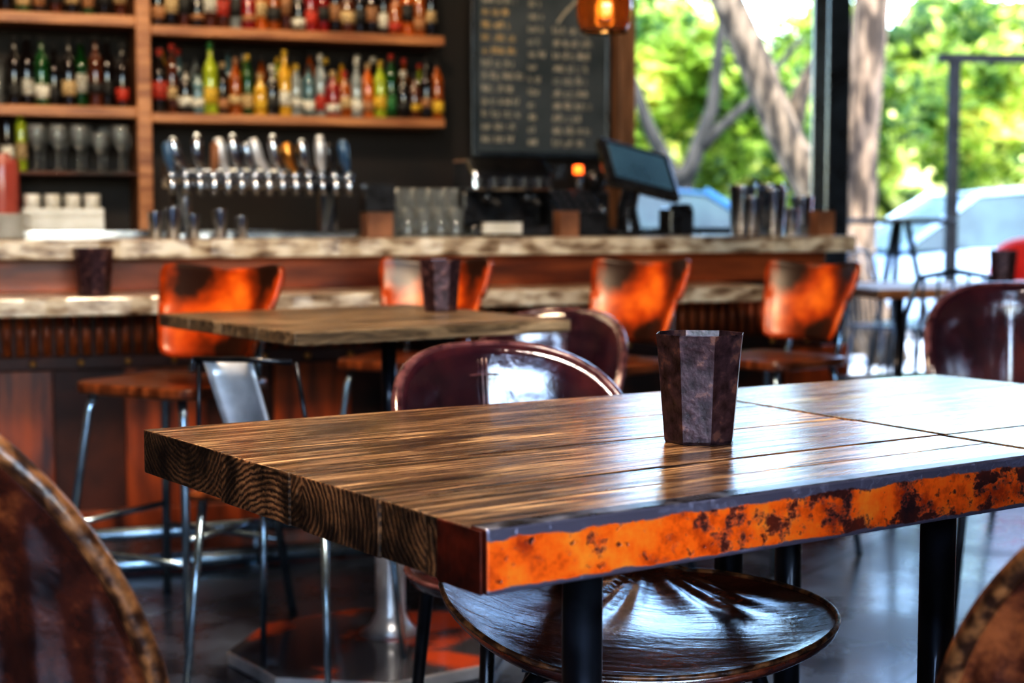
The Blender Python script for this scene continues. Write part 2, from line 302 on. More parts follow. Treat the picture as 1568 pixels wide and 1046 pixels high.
def floor_mat():
    m,nt,b=newmat('polished_concrete_floor'); L=nt.links.new
    tc=N(nt,'ShaderNodeTexCoord')
    n=N(nt,'ShaderNodeTexNoise'); n.inputs['Scale'].default_value=2.6; n.inputs['Detail'].default_value=9; n.inputs['Roughness'].default_value=.65; L(tc.outputs['Object'],n.inputs['Vector'])
    rp=N(nt,'ShaderNodeValToRGB'); rp.color_ramp.elements[0].position=.38; rp.color_ramp.elements[0].color=(.014,.018,.030,1); rp.color_ramp.elements[1].position=.66; rp.color_ramp.elements[1].color=(.13,.17,.25,1); L(n.outputs['Fac'],rp.inputs[0])
    br=N(nt,'ShaderNodeTexBrick'); br.offset=0; br.inputs['Scale'].default_value=1; br.inputs['Mortar Size'].default_value=.006; br.inputs['Brick Width'].default_value=.6; br.inputs['Row Height'].default_value=.6
    br.inputs['Color1'].default_value=(1,1,1,1); br.inputs['Color2'].default_value=(.8,.8,.8,1); br.inputs['Mortar'].default_value=(.15,.15,.15,1)
    mp=N(nt,'ShaderNodeMapping'); mp.inputs['Rotation'].default_value=(0,0,R(34)); L(tc.outputs['Object'],mp.inputs[0]); L(mp.outputs[0],br.inputs['Vector'])
    mx=N(nt,'ShaderNodeMix',data_type='RGBA',blend_type='MULTIPLY'); mx.inputs['Factor'].default_value=1; L(rp.outputs[0],mx.inputs['A']); L(br.outputs['Color'],mx.inputs['B']); L(mx.outputs['Result'],b.inputs['Base Color'])
    mr=N(nt,'ShaderNodeMapRange'); mr.inputs[1].default_value=.35; mr.inputs[2].default_value=.65; mr.inputs[3].default_value=.14; mr.inputs[4].default_value=.45; L(n.outputs['Fac'],mr.inputs[0]); L(mr.outputs[0],b.inputs['Roughness'])
    b.inputs['Coat Weight'].default_value=.25; b.inputs['Coat Roughness'].default_value=.12
    return m
M_floor=floor_mat()
M_pave=PM('pale_paving',(.22,.25,.29),(.38,.41,.44),scale=2,rough=.6)
M_road=PM('asphalt',(.08,.085,.10),(.14,.14,.15),scale=3,rough=.8)
M_leaf=PM('leaf_green',(.035,.09,.008),(.30,.40,.05),scale=1.1,rough=.45,c3=(.88,.84,.26),lo=.41,hi=.54)
M_hedge=PM('distant_foliage',(.012,.035,.006),(.24,.34,.06),scale=1.8,rough=.8,lo=.41,hi=.53,c3=(.95,.92,.45),detail=7)
M_bark=PM('bark',(.028,.018,.011),(.21,.145,.095),scale=6,stretch=(3,3,.7),rough=.9,bump=.6,lo=.42,hi=.64)
M_barkd=PM('dark_bark',(.012,.010,.008),(.05,.04,.033),scale=4,stretch=(3,3,.7),rough=.9,bump=.4)
for mm in (M_leaf,):
    nt=mm.node_tree; b=nt.nodes['Principled BSDF']; out=nt.nodes['Material Output']
    tl=N(nt,'ShaderNodeBsdfTranslucent'); src=b.inputs['Base Color'].links[0].from_socket; nt.links.new(src,tl.inputs[0])
    ms=N(nt,'ShaderNodeMixShader'); ms.inputs[0].default_value=.5; nt.links.new(b.outputs[0],ms.inputs[1]); nt.links.new(tl.outputs[0],ms.inputs[2]); nt.links.new(ms.outputs[0],out.inputs[0])

# ------------------------------------------------------------------ frames of reference
BA=R(20)
def bar(u,v,z=0): return (math.cos(BA)*u-math.sin(BA)*v, math.sin(BA)*u+math.cos(BA)*v, z)
def barbox(name,u0,u1,v0,v1,z0,z1,m,bevel=0,parent=None):
    mb=MB().box(-(u1-u0)/2,(u1-u0)/2,-(v1-v0)/2,(v1-v0)/2,0,z1-z0)
    return mb.obj(name,m,None,bar((u0+u1)/2,(v0+v1)/2,z0),BA,bevel)

# ------------------------------------------------------------------ room
room=[(-3.2,-3),(4.5,-3),(4.5,8.31),(-3.2,5.51)]
struct(MB().prism(room,-.1,0).obj('floor',M_floor))
struct(MB().prism(room,3.0,3.1).obj('ceiling',M_ceil))
struct(MB().box(-3.3,-3.2,-3,5.5,0,3).obj('wall_left',M_wallside))
struct(MB().box(4.5,4.6,-3,8.3,0,3).obj('wall_right',M_wallside))
wf=MB(); wf.box(-3.2,4.5,-3.1,-3.0,0,.9); wf.box(-3.2,-1.4,-3.1,-3.0,.9,3.0); wf.box(3.4,4.5,-3.1,-3.0,.9,3.0)
struct(wf.obj('added_front_wall',M_wallside))  # unseen wall behind the camera, added to cut sky light and deepen blacks
wfm=MB()
for x in (-1.37,-.2,1.0,2.2,3.37): wfm.box(x-.03,x+.03,-3.08,-3.02,.9,2.99)
struct(wfm.obj('added_front_window',M_darkframe))  # added unseen mullions; opening sized to give the leather chair highlights
struct(barbox('wall_back',-1.15,2.765,6.27,6.40,0,3.0,M_wall))
struct(barbox('wall_below_window',2.766,3.81,6.27,6.40,0,.93,M_wall))
struct(barbox('wall_header',2.766,7.1,6.27,6.40,2.7,3.0,M_wall))
struct(barbox('trim_1',2.705,2.775,6.10,6.268,.0,2.99,M_postwood,.004))
w=MB(); w.box(-.52,.52,-.03,.03,0,.05); w.box(-.52,.52,-.03,.03,1.72,1.77); w.box(-.52,-.49,-.03,.03,0.05,1.72); w.box(.49,.52,-.03,.03,.05,1.72)
wo=struct(w.obj('window_1',M_darkframe,None,bar(3.29,6.335,.93),BA,.004))
g=MB().box(-.49,.49,-.003,.003,.05,1.72).obj('glass_pane',M_winglass,wo)
pc=MB(); pc.box(-.055,.055,-.07,-.055,0,2.99); pc.box(-.055,.055,.055,.07,0,2.99); pc.box(-.015,.015,-.055,.055,0,2.99); pc.box(-.08,.08,-.09,.09,0,.02)
struct(pc.obj('trim_2',M_darkframe,None,bar(3.765,6.17,0),BA,.003))

# ------------------------------------------------------------------ bar counter
bc=empty('bar_counter',bar(1.1,5.2,0),BA)
tag(bc,'long bar counter with weathered slab top and mahogany front','bar counter')
def bb(name,u0,u1,v0,v1,z0,z1,m,bev=.004,mb=None):
    return MB().box(u0-1.1,u1-1.1,v0-5.2,v1-5.2,z0,z1).obj(name,m,bc,bevel=bev)
def slab(name,u0,u1,v0,v1,z0,z1):
    n=60; rnd=random.Random(3); pts=[]
    for i in range(n+1): pts.append((u0+(u1-u0)*i/n-1.1, v0-5.2+rnd.uniform(-.008,.008)))
    pts+= [(u1-1.1,v1-5.2),(u0-1.1,v1-5.2)]
    return MB().prism(pts,z0,z1).obj(name,M_slab,bc,bevel=.006)
slab('countertop',-1.0,3.16,4.98,5.55,.905,.965)
slab('ledge',-1.0,2.66,4.75,5.10,.745,.80)
bb('apron',-1.0,3.1,5.10,5.14,.80,.904,M_barwood2)
body=MB(); body.box(-2.05,1.98,-.08,.25,.0,.744)
bo=body.obj('body',M_darkpanel,bc)
fr=MB()
for i in range(9):
    u=-2.0+i*.48; fr.box(u,u+.26,-.105,-.081,.10,.555)
fr.box(-2.05,1.98,-.11,-.081,0,.10)
fr.obj('panel',M_barwood,bc,bevel=.004)
rd=MB()
for i in range(100):
    u=-2.04+i*.0402; rd.tube([(u,-.085,.60),(u,-.085,.742)],.015,seg=8)
rd.obj('reeded_band',M_barwood2,bc)
rl=MB().box(-2.05,1.98,-.12,-.081,.555,.60).obj('rail',M_darkpanel,bc,bevel=.004)
rv=MB()
for i in range(28):
    rv.lathe([(.012,0),(.011,.004),(.006,.008),(0,.009)],10,M=Matrix.Translation((-2+i*.145,-.12,.578))@Matrix.Rotation(R(90),4,'X'))
rv.obj('rivet_row',M_brass,bc)
frl=empty('foot_rail',bar(.9,4.60,0),BA); tag(frl,'low galvanised steel foot rail in front of the bar','rail')
MB().tube([(-1.6,0,.12),(1.5,0,.12)],.02,12).obj('upper_tube',M_tube,frl)
MB().tube([(-1.6,0,.03),(1.5,0,.03)],.028,12).obj('lower_tube',M_tube,frl)
for i in range(5):
    u=-1.5+i*.73
    MB().tube([(u,0.0,0),(u,0,.12)],.012,8).lathe([(.035,0),(.035,.006),(0,.006)],12,c=(u,0,0)).obj('post',M_tube,frl)

# ------------------------------------------------------------------ rear shelving
sh=empty('back_bar_shelving',bar(.9,6.12,0),BA); tag(sh,'oak back bar shelving with uprights on dark wall','shelf')
def sb(name,u0,u1,z0,z1,m=M_shelf,v0=6.0,v1=6.265):
    return MB().box(u0-.9,u1-.9,v0-6.12,v1-6.12,z0,z1).obj(name,m,sh,bevel=.003)
sb('upright',.70,.755,0.985,2.98)
sb('shelf_board',.756,1.90,1.386,1.421); sb('shelf_board',.756,1.90,1.708,1.745)
sb('shelf_board',-1.1,.699,1.40,1.44); sb('shelf_board',-1.1,.699,1.735,1.775)
sb('shelf_board',.756,1.90,2.05,2.09)
MB().box(-2.0,1.7,-.25,.145,0,.95).obj('base_cabinet',M_darkpanel,sh)
MB().box(-2.0,1.7,-.28,.145,.951,.985).obj('worktop',M_steel,sh,bevel=.003)

# bottles
def bottle(kind,cg,cl,cc,lz):
    P={'round':[(0,0),(.025,0),(.028,.004),(.028,.14),(.024,.165),(.011,.19),(.010,.225)],
       'wine':[(0,0),(.026,0),(.028,.004),(.028,.155),(.023,.18),(.011,.20),(.0105,.255)],
       'squat':[(0,0),(.029,0),(.032,.004),(.032,.10),(.027,.125),(.012,.14),(.011,.18)],
       'slim':[(0,0),(.020,0),(.0225,.004),(.0225,.18),(.017,.205),(.010,.22),(.009,.258)]}[kind]
    hb=P[-1][1]; rb=P[2][0]; zs=P[3][1]
    o=MB().lathe(P,14).obj('liquor_bottle',cg)
    MB().lathe([(rb+.0008,zs*lz[0]),(rb+.0008,zs*lz[1])],14).obj('bottle_label',cl,o)
    MB().lathe([(.0125,hb-.022),(.0125,hb+.004),(.0,hb+.005)],10).obj('bottle_cap',cc,o)
    return o
def BG(n,c,tr=.35): return PM('bottle_glass_'+n,c,tuple(x*1.7 for x in c),scale=30,rough=.06,coat=.8,trans=tr)
G={'dark':BG('dark',(.008,.006,.006),0),'amber':BG('amber',(.26,.07,.008)),'green':BG('green',(.008,.06,.012)),'lime':BG('lime',(.30,.36,.03)),
   'clear':BG('clear',(.34,.38,.38),.6),'red':BG('red',(.22,.012,.01)),'yellow':BG('yellow',(.50,.30,.03)),'brown':BG('brown',(.06,.018,.008),.1),'teal':BG('teal',(.08,.15,.17)),'orange':BG('orange',(.42,.11,.012))}
def LM(n,c): return PM('label_paper_'+n,c,tuple(min(1,x*.3+.01) for x in c),scale=70,rough=.6,lo=.46,hi=.60)
LB={'white':LM('white',(.62,.60,.52)),'cream':LM('cream',(.52,.38,.2)),'red':LM('red',(.42,.04,.02)),'black':LM('black',(.02,.02,.02)),'yellow':LM('yellow',(.60,.40,.04)),'tan':LM('tan',(.34,.17,.08)),'green':LM('green',(.04,.20,.06))}
names={'dark':'dark glass','amber':'amber','green':'green glass','lime':'lime green','clear':'clear glass','red':'red','yellow':'golden yellow','brown':'brown glass','teal':'blue-grey glass','orange':'orange'}
cache={}
LZ=[(.25,.62),(.15,.5),(.35,.8),(.3,.55)]
def put_bottle(kind,g,l,c,loc,where,group):
    lz=random.randrange(4); key=(kind,g,l,c,lz)
    lab='%s bottle with %s label on the %s'%(names[g],l,where)
    sc=random.uniform(.86,1.06)
    if key not in cache:
        o=bottle(kind,G[g],LB[l],LB[c],LZ[lz]); cache[key]=o; o.location=loc; o.scale=(sc,sc,sc)
        tag(o,lab,'bottle',group); return o
    return dup(cache[key],loc,random.uniform(0,6),lab,sc,group)
K=['round','wine','squat','slim']
front2=[('dark','red','red'),('brown','cream','red'),('dark','white','black'),('teal','white','black'),('lime','yellow','green'),('dark','tan','cream'),('amber','cream','tan'),('green','cream','yellow'),('yellow','yellow','cream'),('dark','black','white'),('yellow','white','yellow'),('clear','white','yellow'),('teal','white','black'),('clear','red','white'),('red','white','cream'),('amber','cream','red'),('clear','white','white'),('orange','tan','cream'),('lime','yellow','yellow'),('green','green','red'),('dark','black','white'),('brown','yellow','black'),('dark','tan','black'),('amber','yellow','black')]
for i,(g_,l,c) in enumerate(front2):
    put_bottle(K[(i*7+i//3)%4],g_,l,c,bar(.79+i*.0475*1.0,6.045+(.004 if i%2 else -.004),1.421),'middle oak shelf','bottles on the middle shelf')
for i in range(17):
    g_=random.choice(['brown','lime','clear','yellow','green','dark','amber','teal','dark','brown'])
    put_bottle(random.choice(['wine','slim']),g_,random.choice(['white','cream','red','yellow','tan']),random.choice(['red','yellow','black','black','white']),bar(.81+i*.064,6.135,1.421),'middle oak shelf','bottles on the middle shelf')
f1=['dark','dark','brown','dark','brown','brown','clear','red','orange','amber','brown','dark','red','red','dark','brown','dark','dark','dark','amber','orange','amber','dark']
for i,g_ in enumerate(f1):
    put_bottle(K[(i*3+1)%4],g_,['tan','cream','black','tan','white','red','black'][i%7],'black',bar(.79+i*.0485,6.05,1.745),'upper oak shelf','bottles on the upper shelf')
for i in range(16):
    put_bottle(random.choice(['wine','slim']),random.choice(['dark','brown','red','amber','clear']),random.choice(['white','cream','tan']),'black',bar(.82+i*.067,6.14,1.745),'upper oak shelf','bottles on the upper shelf')
for i,(g_,l) in enumerate([('dark','black'),('dark','white'),('green','white'),('dark','black'),('dark','cream'),('green','white'),('brown','black'),('dark','black'),('dark','red')]):
    put_bottle('wine',g_,l,'black',bar(.27+i*.048,6.05+(i%2)*.065,1.44),'side oak shelf','wine bottles on the side shelf')
for i in range(14):
    put_bottle(['round','wine','slim'][i%3],['dark','brown','dark','green'][i%4],['black','cream','tan'][i%3],'black',bar(-.1+i*.058,6.07,1.775),'top side shelf','bottles on the top side shelf')

# glasses
def tumbler(h=.13,r=.036):
    return MB().lathe([(0,0),(r*.82,0),(r*.84,.006),(r,h),(r*.94,h),(r*.78,.012),(0,.012)],16).obj('drinking_glass',M_glass)
tg=tumbler(); tag(tg,'clear straight drinking glass on the side shelf','glass','glasses on the side shelf'); tg.location=bar(0.20,6.06,1.44)
for i in range(1,15):
    dup(tg,bar(.20-(i%5)*.078,6.05+.08*(i//5),1.44),sc=1.0+.25*(i%2))
for i in range(10):
    dup(tg,bar(1.46+(i%5)*.058,5.22+.10*(i//5),.965),label='clear tall drinking glass standing on the bar top',group='glasses on the bar top',sc=.78 if i<5 else 1.3)
wgl=MB().lathe([(0,0),(.034,0),(.033,.003),(.005,.008),(.004,.075),(.02,.095),(.036,.13),(.034,.17),(.031,.17),(.033,.13),(.017,.1),(0,.095)],16).obj('wine_glass',M_glass)
wgl.location=bar(.34,6.03,1.20); tag(wgl,'clear stemmed wine glass on a low shelf','glass','wine glasses')
sb('shelf_board',-1.1,.699,1.185,1.20,M_darkpanel)
for i in range(1,10): dup(wgl,bar(.34+(i%5)*.075+.03*(i//5),6.03+.1*(i//5),1.20),sc=1 if i%3 else .85)
rj=MB().lathe([(0,0),(.055,0),(.06,.008),(.06,.16),(.056,.175),(.03,.18),(.03,.19),(0,.192)],20).obj('storage_jar',M_redm,None,bar(.215,5.97,.985)); tag(rj,'faded red ceramic storage jar beside white rack','jar'); rj.scale=(1,1,1.45)
put_bottle('slim','dark','white','black',bar(.24,6.07,1.20),'low side shelf','bottles on the low shelf')
put_bottle('slim','lime','cream','yellow',bar(.29,6.08,1.20),'low side shelf','bottles on the low shelf')
put_bottle('round','yellow','cream','yellow',bar(.17,6.10,1.20),'low side shelf','bottles on the low shelf')
gk=empty('glass_rack',bar(.42,5.93,.985),BA); tag(gk,'white rack of upturned cups on the steel worktop','rack')
MB().box(-.14,.14,-.08,.08,0,.05).box(-.14,.14,-.08,-.07,.05,.08).box(-.14,.14,.07,.08,.05,.08).obj('tray',M_white,gk,bevel=.004)
for k in range(4): MB().lathe([(0,0),(.028,0),(.03,.075),(.027,.08),(0,.08)],12,c=(-.105+k*.07,0,.05)).obj('cup',M_white,gk)
pst=MB()
for k in range(9): pst.lathe([(0,k*.009),(.05,k*.009),(.085,k*.009+.007),(.083,k*.009+.0085),(0,k*.009+.003)],28)
po=pst.obj('plate_stack',M_white,None,bar(.20,5.30,.965)); tag(po,'stack of white plates on the bar end','plates')

# menu board
mbd=empty('menu_board',bar(2.385,6.2,1.28),BA); tag(mbd,'tall slate chalkboard menu with hand-chalked columns','sign')
MB().box(-.29,.29,-.012,.012,0.02,1.1).obj('slate',M_board,mbd)
f=MB(); f.box(-.31,-.29,-.022,.018,0,1.12); f.box(.29,.31,-.022,.018,0,1.12); f.box(-.29,.29,-.022,.018,0,.02); f.box(-.29,.29,-.022,.018,1.1,1.12); f.obj('board_frame',M_darkframe,mbd,bevel=.003)
def scribble(mb,x0,x1,z,h,rnd,mi=0):
    x=x0
    while x<x1:
        wl=rnd.uniform(.02,.06); xe=min(x+wl,x1); xx=x
        while xe-xx>.006:
            st=rnd.uniform(.006,.010); zz=z+rnd.uniform(-.1,.1)*h
            k=rnd.random()
            if k<.6: mb.box(xx,xx+.0036,-.0145,-.0125,zz,zz+h*rnd.uniform(.6,1.1),mi)
            if k>.3: mb.box(xx,xx+st*.8,-.0145,-.0125,zz,zz+.0034,mi)
            if k>.55: mb.box(xx,xx+st*.7,-.0145,-.0125,zz+h*.5,zz+h*.5+.0034,mi)
            if k<.3: mb.box(xx,xx+st*.7,-.0145,-.0125,zz+h*.8,zz+h*.8+.0034,mi)
            xx+=st
        x=xe+.012
rnd=random.Random(5); ck=MB()
for i in range(20):
    z=1.05-i*.052
    scribble(ck,-.265,-.265+rnd.uniform(.12,.19),z,.026,rnd,1 if 8<i<13 else 0)
    if i>7: scribble(ck,-.06,-.01+rnd.uniform(-.02,.03),z-.01,.024,rnd)
    if i>9: scribble(ck,.05,.05+rnd.uniform(.12,.20),z-.014,.028,rnd)
ck.tube([(.07,-.0135,.56),(.10,-.0135,.60),(.16,-.0135,.66),(.26,-.0135,.71)],.005,6)
ck.obj('chalk_writing',[M_chalk,M_chalky],mbd)

# ------------------------------------------------------------------ tap tower
tt=empty('beer_tap_tower',bar(1.015,5.30,.965),BA); tag(tt,'chrome beer tap tower with assorted tap handles','beer tap')
MB().tube([(-.32,0,.20),(.32,0,.20)],.038,20).obj('manifold',M_steel,tt)
for x in (-.26,.24):
    MB().lathe([(.055,0),(.055,.01),(.036,.02),(.034,.185)],18,c=(x,0,0)).obj('column',M_steel,tt)
M_blue=PM('navy_tap_handle',(.03,.07,.14),(.08,.16,.26),scale=20,rough=.25,coat=.5)
hm=[M_blue,M_steel,M_steel,M_napkin,M_silver,M_steel,M_steel,M_silver,M_steel,M_brass,M_steel,M_silver,M_plastic,M_blue]
for i in range(14):
    x=-.30+i*.0455
    MB().tube([(x,-.03,.205),(x,-.085,.20),(x,-.10,.18),(x,-.105,.14)],[.015,.017,.015,.010],10).lathe([(.020,-.014),(.023,0),(.020,.014)],12,c=(x,-.085,.205)).obj('faucet',M_steel,tt)
    tl=-.014+random.uniform(-.022,.02)
    MB().tube([(x,-.085,.215),(x+tl*.3,-.088,.232),(x+tl,-.095,.255),(x+tl*1.5,-.10,.305),(x+tl*1.7,-.10,.315+.014*(i%3))],[.009,.012,.019,.021,.013],10).obj('tap_handle',hm[i],tt)
MB().box(-.3,.3,-.16,-.03,0,.018).obj('drip_tray',M_steel,tt,bevel=.003)

nc=empty('napkin_caddy',bar(1.38,5.12,.965),BA); tag(nc,'black and wood napkin caddy on the bar top','napkin holder')
MB().box(-.045,.045,-.05,.05,0,.085).obj('caddy_base',M_napkin,nc,bevel=.004)
c=MB(); c.box(-.05,.05,-.055,-.045,.086,.18); c.box(-.05,.05,.045,.055,.086,.18); c.box(-.05,-.04,-.045,.045,.086,.18); c.box(.04,.05,-.045,.045,.086,.18); c.obj('caddy_sleeve',M_plastic,nc,bevel=.003)
pr=empty('espresso_machine',bar(1.885,5.28,.965),BA); tag(pr,'bulky chrome and black espresso machine on the bar top','coffee machine')
MB().box(-.15,.15,-.12,.12,0,.04).obj('base',M_plastic,pr,bevel=.006)
MB().box(-.145,.145,.0,.12,.041,.155).obj('back_body',M_plastic,pr,bevel=.006)
MB().prism([(-.12,.156),(.12,.156),(.12,.275),(-.04,.275),(-.12,.22)],-.15,.15,M=Matrix.Rotation(R(90),4,'Z')@Matrix.Rotation(R(90),4,'X')).obj('top_housing',M_steel,pr,bevel=.014)
k=MB()
for i in range(5): k.box(-.13+i*.055,-.095+i*.055,-.127,-.121,.168,.208)
k.obj('button_row',M_plastic,pr,bevel=.003)
for x in (-.08,.07):
    MB().tube([(x,-.06,.155),(x,-.06,.12)],.028,14).tube([(x,-.06,.13),(x+.01,-.16,.115)],[.009,.013],8).obj('group_head',M_plastic,pr)
MB().box(-.12,.02,-.15,-.121,.01,.05).obj('paper_tray',M_white,pr)
ca=empty('cash_register',bar(2.15,5.30,.965),BA); tag(ca,'cluttered black register with keypad and small orange lamp','cash register')
MB().prism([(-.12,0),(.12,0),(.12,.15),(.03,.17),(-.12,.07)],-.10,.10,M=Matrix.Rotation(R(90),4,'Z')@Matrix.Rotation(R(90),4,'X')).obj('register_body',M_plastic,ca,bevel=.008)
kk=MB()
for a in range(5):
    for b_ in range(4): kk.box(-.08+a*.035,-.055+a*.035,-.11+b_*.035,-.085+b_*.035,.085+b_*.022,.098+b_*.022)
kk.obj('keypad',M_steel,ca)
MB().tube([(-.05,.06,.15),(-.05,.06,.21)],.012,8).box(-.11,.01,.04,.07,.205,.26).obj('customer_display',M_plastic,ca,bevel=.004)
MB().lathe([(0,0),(.018,0),(.018,.03),(0,.034)],14,c=(.06,.06,.225)).obj('indicator',M_ind,ca)
MB().tube([(.06,.06,.14),(.06,.06,.225)],.014,8).obj('indicator_stem',M_plastic,ca)
gr_=empty('coffee_grinder',bar(2.31,5.44,.965),BA); tag(gr_,'small black and steel coffee grinder beside register','grinder')
MB().box(-.04,.04,-.05,.05,0,.16).obj('grinder_body',M_plastic,gr_,bevel=.01)
MB().lathe([(.02,.161),(.045,.20),(.045,.235),(0,.24)],16).obj('hopper',M_plastic,gr_)
MB().tube([(0,-.05,.10),(.0,-.09,.09)],.016,10).obj('spout',M_steel,gr_)
ps=empty('tablet_terminal',bar(2.36,5.20,.965),BA+R(6)); tag(ps,'chunky tablet checkout terminal on a black stand','tablet')
Mt=Matrix.Translation((0,-.03,.235))@Matrix.Rotation(R(12),4,'Y')@Matrix.Rotation(R(-42),4,'X')
MB().box(-.15,.15,-.018,.018,-.11,.11,M=Mt).obj('tablet_shell',M_plastic,ps,bevel=.008)
MB().box(-.122,.122,-.0205,-.0185,-.083,.083,M=Mt).obj('screen',M_screen,ps)
MB().tube([(0,.03,.01),(0,.045,.10),(0,.0,.20)],[.045,.035,.03],12).box(-.09,.09,-.06,.10,0,.018).obj('stand',M_plastic,ps,bevel=.003)
rc=MB().box(-.05,.05,-.05,.05,0,.1).box(-.045,.045,-.052,-.02,.1,.115).obj('receipt_printer',M_plastic,None,bar(2.60,5.34,.965),BA,.008); tag(rc,'small black receipt printer beside the tablet','printer')
skr=MB().lathe([(0,0),(.03,0),(.032,.004),(.040,.14),(.041,.145),(.037,.145),(.03,.01),(0,.01)],20).obj('shaker_tin',M_steel,None,bar(2.87,5.24,.965)); tag(skr,'stainless steel cocktail shaker tin on the bar end','cocktail shaker','shaker tins')
for u,v,s_ in ((2.97,5.26,1.2),(3.07,5.22,1.0),(2.90,5.38,1.3),(3.03,5.40,1.35),(2.98,5.14,.7)): dup(skr,bar(u,v,.965),sc=s_)
jg=MB().box(-.035,.035,-.035,.035,0,.09).box(-.03,.03,-.036,-.0355,.02,.07).obj('coaster_box',M_napkin,None,bar(2.05,5.08,.965),BA,.004); tag(jg,'small kraft coaster box on the bar edge','box')
dup(jg,bar(3.07,5.08,.965),BA,'small kraft coaster box beside shaker tins')
for i,(u,s_) in enumerate(((.645,.6),(.70,.7),(.765,.55),(.85,.65),(.92,.5))): dup(skr,bar(u,5.09,.965),sc=s_,label='small steel jigger near the tap tower',group='jiggers')

# ------------------------------------------------------------------ pendant lamp
pl=empty('pendant_lamp',(.262,4.5,1.56)); tag(pl,'rounded dark amber glass pendant lamp with warm bulb','lamp')
shd=MB()
def shade(i,j):
    P=[(.064,0),(.076,.025),(.080,.07),(.073,.12),(.048,.16),(.016,.185)]
    t=j*5; k=min(4,int(t)); f_=t-k; r=P[k][0]+(P[k+1][0]-P[k][0])*f_; z=P[k][1]+(P[k+1][1]-P[k][1])*f_
    a=2*math.pi*i; return Vector((r*math.cos(a),r*math.sin(a),z))
shd.grid(shade,32,15); shd.obj('lamp_shade',M_amber,pl)
MB().lathe([(0,.035),(.014,.04),(.021,.06),(.018,.085),(.012,.11),(0,.112)],16).obj('bulb',M_bulb,pl)
MB().tube([(.064*math.cos(2*math.pi*k/32),.064*math.sin(2*math.pi*k/32),.001) for k in range(32)],.0035,6,closed=True).obj('shade_ring',M_matblack,pl)
MB().tube([(0,0,.113),(0,0,.2)],.014,12).tube([(0,0,.2),(0,0,1.435)],.003,6).obj('cord',M_black,pl)

# ------------------------------------------------------------------ foreground tables
TA=R(34.6); ex=Vector((math.cos(TA),math.sin(TA))); ey=Vector((-ex.y,ex.x))
A=Vector((-.024,1.463))
def loc(p): d=Vector(p)-A; return Vector((d.dot(ex),d.dot(ey)))
def lerp(a,b,t): return a+(b-a)*t
def table_top(root,cA,cB,cC,cD,fr_,z0,z1,mats,bevel=.002):
    mb=MB()
    for i in range(len(fr_)-1):
        a,b=fr_[i]+.0006,fr_[i+1]-.0006
        p=[lerp(cA,cB,a),lerp(cC,cD,a),lerp(cC,cD,b),lerp(cA,cB,b)]
        cy_=(p[0].y+p[3].y)/2
        j=random.uniform(-.002,.002)
        k=7; end=[]
        for q in range(k+1):
            e_=lerp(p[3],p[0],q/k).copy(); e_.x+=j+random.uniform(-.0006,.0006); end.append(e_)
        poly=end+[p[1],p[2]]
        mis=[0,0]+[1]*k+[1,1,1]
        mb.prism(poly,z0+random.uniform(0,.003),z1-random.uniform(0,.0016),mis=mis,at=cy_)
    return mb.obj('tabletop',mats,root,bevel=bevel,at=True)
dt=empty('dining_table',(A.x,A.y,0),TA); tag(dt,'thick reclaimed plank table with chipped orange steel edge','table')
lA=loc(A); lB=loc((-.514,2.159)); lC=loc((.675,1.944)); lD=loc((.268,2.634))
w0=.03/.85
table_top(dt,lA,lB,lC,lD,[w0,.13,.235,.44,.48,.70,1.0],.686,.75,[M_top,M_end])
tr=MB(); q=[lA,lC,lerp(lC,lD,w0-.001),lerp(lA,lB,w0-.001)]
tr.prism(q,.686,.7508,mis=[1,1,0,1,1,2]).obj('edge_trim',[M_rust,M_steelbare,M_darkred],dt,bevel=.003)
c1=lerp(lA,lB,.0); c2=lerp(lA,lB,.092)
MB().prism([(c1.x-.0065,c1.y+.001),(c1.x-.0032,c1.y+.001),(c2.x-.0032,c2.y),(c2.x-.0065,c2.y)],.687,.7495).obj('corner_cap',M_darkred,dt,bevel=.0012)
def leg(root,x,y,z,r=.0225,m=M_black):
    return MB().lathe([(r,0.0),(r,z)],20,c=(x,y,0)).lathe([(r*1.6,0),(r*1.6,.01),(r,.012)],20,c=(x,y,0)).lathe([(r*1.9,z-.008),(r*1.9,z)],20,c=(x,y,0)).obj('leg',m,root)
for x,y in ((.22,.14),(.76,.10),(.62,.68),(.86,.60)): leg(dt,x,y,.686)
dt2=empty('dining_table',(A.x,A.y,0),TA); tag(dt2,'reclaimed plank table pushed against the orange-edged table','table')
g_=Vector((.026,0))
l2A=lC+g_; l2B=lD+g_; l2D=loc((.794,2.934)); l2C=lC+Vector((.66,0))
table_top(dt2,l2A,l2B,l2C,l2D,[w0,.25,.47,.72,1.0],.686,.747,[M_topb,M_end])
MB().prism([l2A,l2C,lerp(l2C,l2D,w0-.001),lerp(l2A,l2B,w0-.001)],.686,.7475,mis=[1,1,0,1,1,2]).obj('edge_trim',[M_rust,M_steelbare,M_darkred],dt2,bevel=.003)
for x,y in ((1.10,.12),(1.40,.12),(1.05,.66),(1.35,.60)): leg(dt2,x,y,.686)
def rebase(root,off):
    o=Vector(off)
    for ch in root.children: ch.location=Vector(ch.location)-o
    root.location=root.matrix_basis@o
rebase(dt2,(1.2,.4,0))

def oct_cup():
    prof=[(0,0),(.046,0),(.0475,.004),(.0585,.128),(.0605,.1425),(.0592,.1425),(.0455,.008),(0,.008)]
    return MB().lathe(prof,8,smooth=False).obj('metal_tumbler',M_cup,bevel=.0008)
cup=oct_cup(); cup.location=(.246,2.045,.75); cup.rotation_euler=(0,0,R(12)); tag(cup,'dark patinated faceted metal tumbler on the plank table','cup','metal tumblers')
dup(cup,(-.182,3.97,.80),R(30),'dark metal tumbler on the square table',sc=.92)
dup(cup,bar(.43,4.86,.80),R(10),'dark metal tumbler on the bar ledge')
dup(cup,(2.01,6.42,.752),R(5),'dark metal tumbler on a far table')

